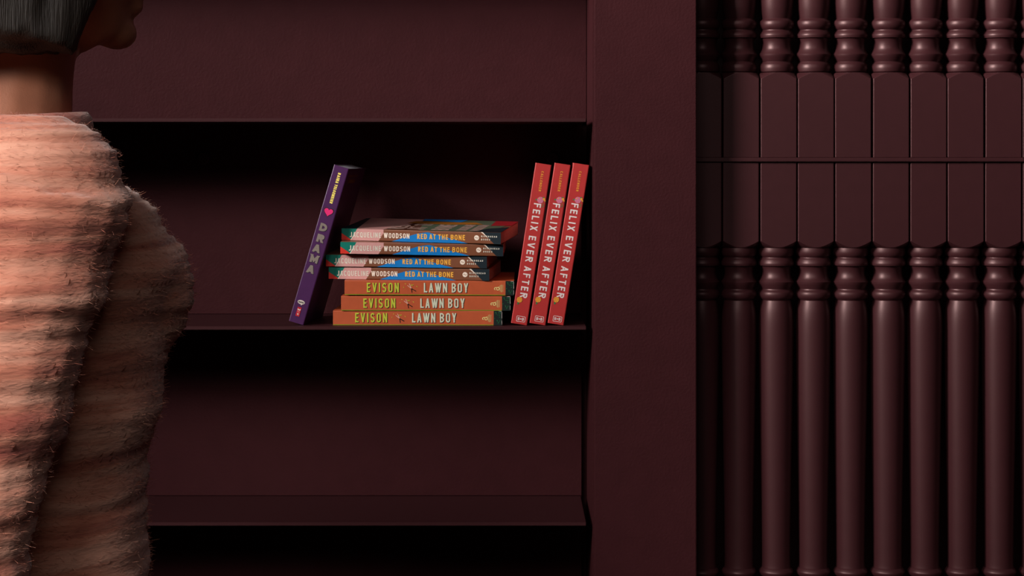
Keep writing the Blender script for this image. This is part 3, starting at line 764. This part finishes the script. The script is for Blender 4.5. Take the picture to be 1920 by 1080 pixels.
for sgn in (-1, 1):
    bm = bmesh.new(); blob(bm, (.0665, sgn*.031, 1.541), (.0125, .0125, .0105), None, 16, 10); e_ = obj('eye', bm, 'eye_white', pr, True)
    bm = bmesh.new(); blob(bm, (.0764, sgn*.0325, 1.541), (.0045, .0055, .0055), None, 12, 8); obj('iris', bm, 'iris', e_, True)
    bm = bmesh.new(); limb(bm, [((.083, sgn*.016, 1.561), .0028), ((.081, sgn*.034, 1.566), .0032), ((.068, sgn*.049, 1.560), .0022)], 8); obj('eyebrow', bm, 'hair', pr, True)
# hair: chin-length bob
bm = bmesh.new()
blob(bm, (-.022, 0, 1.582), (.106, .090, .098), None, 30, 18)
loft(bm, [(1.434, -.050, .072, .084, 0), (1.47, -.052, .076, .091, 0), (1.52, -.046, .082, .093, 0), (1.57, -.034, .09, .09, 0), (1.60, -.03, .085, .085, 0)])
for sgn in (-1, 1):
    limb(bm, [((.0, sgn*.080, 1.60), (.04, .016)), ((-.02, sgn*.086, 1.54), (.04, .014)), ((-.03, sgn*.084, 1.445), (.035, .012))])
    limb(bm, [((.052, sgn*.066, 1.60), (.018, .018)), ((.032, sgn*.080, 1.54), (.026, .016)), ((-.006, sgn*.084, 1.440), (.026, .014))])
def hd(c, nn): return .0035 * noise.noise(V((c.x*60, c.y*60, c.z*5))) + .001 * noise.noise(V((c.x*200, c.y*200, c.z*9)))
fuse('hair', bm, .004, 'hair', pr, 4, hd)
# sweater
bm = bmesh.new()
loft(bm, [(.800, -.020, .118, .170, 0), (.835, -.020, .126, .180, 0), (.95, -.020, .112, .175, 0), (1.08, -.018, .098, .162, 0), (1.18, -.012, .112, .168, 0), (1.27, -.012, .132, .180, 0), (1.315, -.024, .108, .172, 0), (1.345, -.030, .082, .115, 0), (1.368, -.028, .070, .082, 0), (1.380, -.024, .064, .070, 0)], 48)
for sgn in (-1, 1): blob(bm, (.052, sgn*.070, 1.245), (.066, .068, .062))
for sgn, (a, b_, c) in arms.items():
    a, b_, c = V(a), V(b_), V(c)
    blob(bm, a + V((0, -sgn*.01, -.004)), (.078, .068, .066))
    limb(bm, [(a, (.077, .066)), (a.lerp(b_, .5), (.070, .062)), (b_, (.064, .058)), (b_.lerp(c, .5), (.062, .055)), (b_.lerp(c, .84), (.058, .052)), (b_.lerp(c, .90), (.036, .032)), (b_.lerp(c, 1.0), (.033, .030))])
def knit(c, nn):
    q = V((c.x*4, c.y*4, c.z*34)); r_ = V((c.x*9, c.y*9, c.z*95))
    return .0062 * noise.noise(q) + .0030 * noise.noise(r_) + .0010 * math.sin(c.z * 900 + 3*noise.noise(V(c)*12))
sw = fuse('sweater', bm, .0045, 'knit', pr, 5, knit)
# collar ring, hem ring
bm = bmesh.new()
n = 40; prev = None; first = None
for k in range(n):
    a = 2*PI*k/n; ring = []
    c_ = V((-.022 + .064*math.cos(a), .067*math.sin(a), 1.374 + .004*math.cos(a)))
    rad = V((math.cos(a), math.sin(a), 0))
    for j in range(10):
        t = 2*PI*j/10; ring.append(bm.verts.new(c_ + rad*.007*math.cos(t) + V((0, 0, .012*math.sin(t)))))
    if prev:
        for j in range(10): bm.faces.new((prev[j], ring[j], ring[(j+1) % 10], prev[(j+1) % 10]))
    else: first = ring
    prev = ring
for j in range(10): bm.faces.new((prev[j], first[j], first[(j+1) % 10], prev[(j+1) % 10]))
obj('collar', bm, 'knit', sw, True)
# mohair fibres standing off the knit
me = sw.data; rg = np.random.default_rng(7)
nv = len(me.polygons); cen = np.empty(nv*3); me.polygons.foreach_get('center', cen); cen = cen.reshape(-1, 3)
nor = np.empty(nv*3); me.polygons.foreach_get('normal', nor); nor = nor.reshape(-1, 3)
ix = rg.integers(0, nv, 90000)
c0, n0 = cen[ix], nor[ix]
d = rg.normal(size=(len(ix), 3)) * np.array([1.0, 1.0, .28]); d -= (d*n0).sum(1)[:, None]*n0*.6; d += n0*.22; d /= np.linalg.norm(d, axis=1)[:, None]
ln = rg.uniform(.003, .008, len(ix))[:, None]
sd = np.cross(d, n0); sd /= (np.linalg.norm(sd, axis=1)[:, None] + 1e-9)
wd = .00013
p0 = c0 + rg.normal(size=c0.shape)*.001; p1 = p0 + d*ln*.6; p2 = p0 + d*ln - n0*ln*.12
vs = np.stack([p0 - sd*wd, p0 + sd*wd, p1 + sd*wd*.8, p1 - sd*wd*.8, p2], 1).reshape(-1, 3)
N = len(ix); base = (np.arange(N)*5)[:, None]
loops = np.concatenate([base + np.array([[0, 1, 2, 3]]), base + np.array([[3, 2, 4]])], 1).reshape(-1)
fm = bpy.data.meshes.new('fuzz'); fm.vertices.add(N*5); fm.vertices.foreach_set('co', vs.reshape(-1).astype(np.float32))
fm.loops.add(N*7); fm.loops.foreach_set('vertex_index', loops.astype(np.int32))
st = (np.arange(N)*7)[:, None] + np.array([[0, 4]]); fm.polygons.add(N*2); fm.polygons.foreach_set('loop_start', st.reshape(-1).astype(np.int32))
fm.update(calc_edges=True); fm.validate()
tag(link('fuzz', fm, 'knit', sw), kind='stuff')
# trousers and shoes
bm = bmesh.new()
loft(bm, [(.79, -.025, .11, .15, 0), (.86, -.025, .118, .165, 0), (.93, -.02, .112, .160, 0), (1.0, -.018, .10, .145, 0)])
for sgn, (a, b_, c) in legs.items():
    a, b_, c = V(a), V(b_), V(c)
    limb(bm, [(a + V((0, 0, .02)), (.10, .088)), (a.lerp(b_, .5), .084), (b_, .070), (b_.lerp(c, .5), .068), (b_.lerp(c, .97), .060)])
fuse('trousers', bm, .006, 'trouser', pr, 5, lambda c, nn: .003*noise.noise(V((c.x*14, c.y*14, c.z*9))))
for sgn, (a, b_, c) in legs.items():
    bm = bmesh.new(); c = V(c); g = c.z - (.10 if sgn < 0 else .13)
    lift = 0 if sgn < 0 else .03
    limb(bm, [(V((c.x-.03, c.y, .045+lift)), (.04, .036)), (V((c.x+.04, c.y, .042+lift*.6)), (.04, .038)), (V((c.x+.12, c.y, .032)), (.029, .042)), (V((c.x+.175, c.y, .027)), (.02, .032))])
    limb(bm, [(V((c.x, c.y, .05+lift)), .038), (V((c.x, c.y, .12+lift*.5)), .040)])
    box(bm, c.x-.065, c.x+.185, c.y-.034, c.y+.034, .001, .02) if sgn < 0 else None
    fuse('shoe', bm, .004, 'shoe', pr, 4)
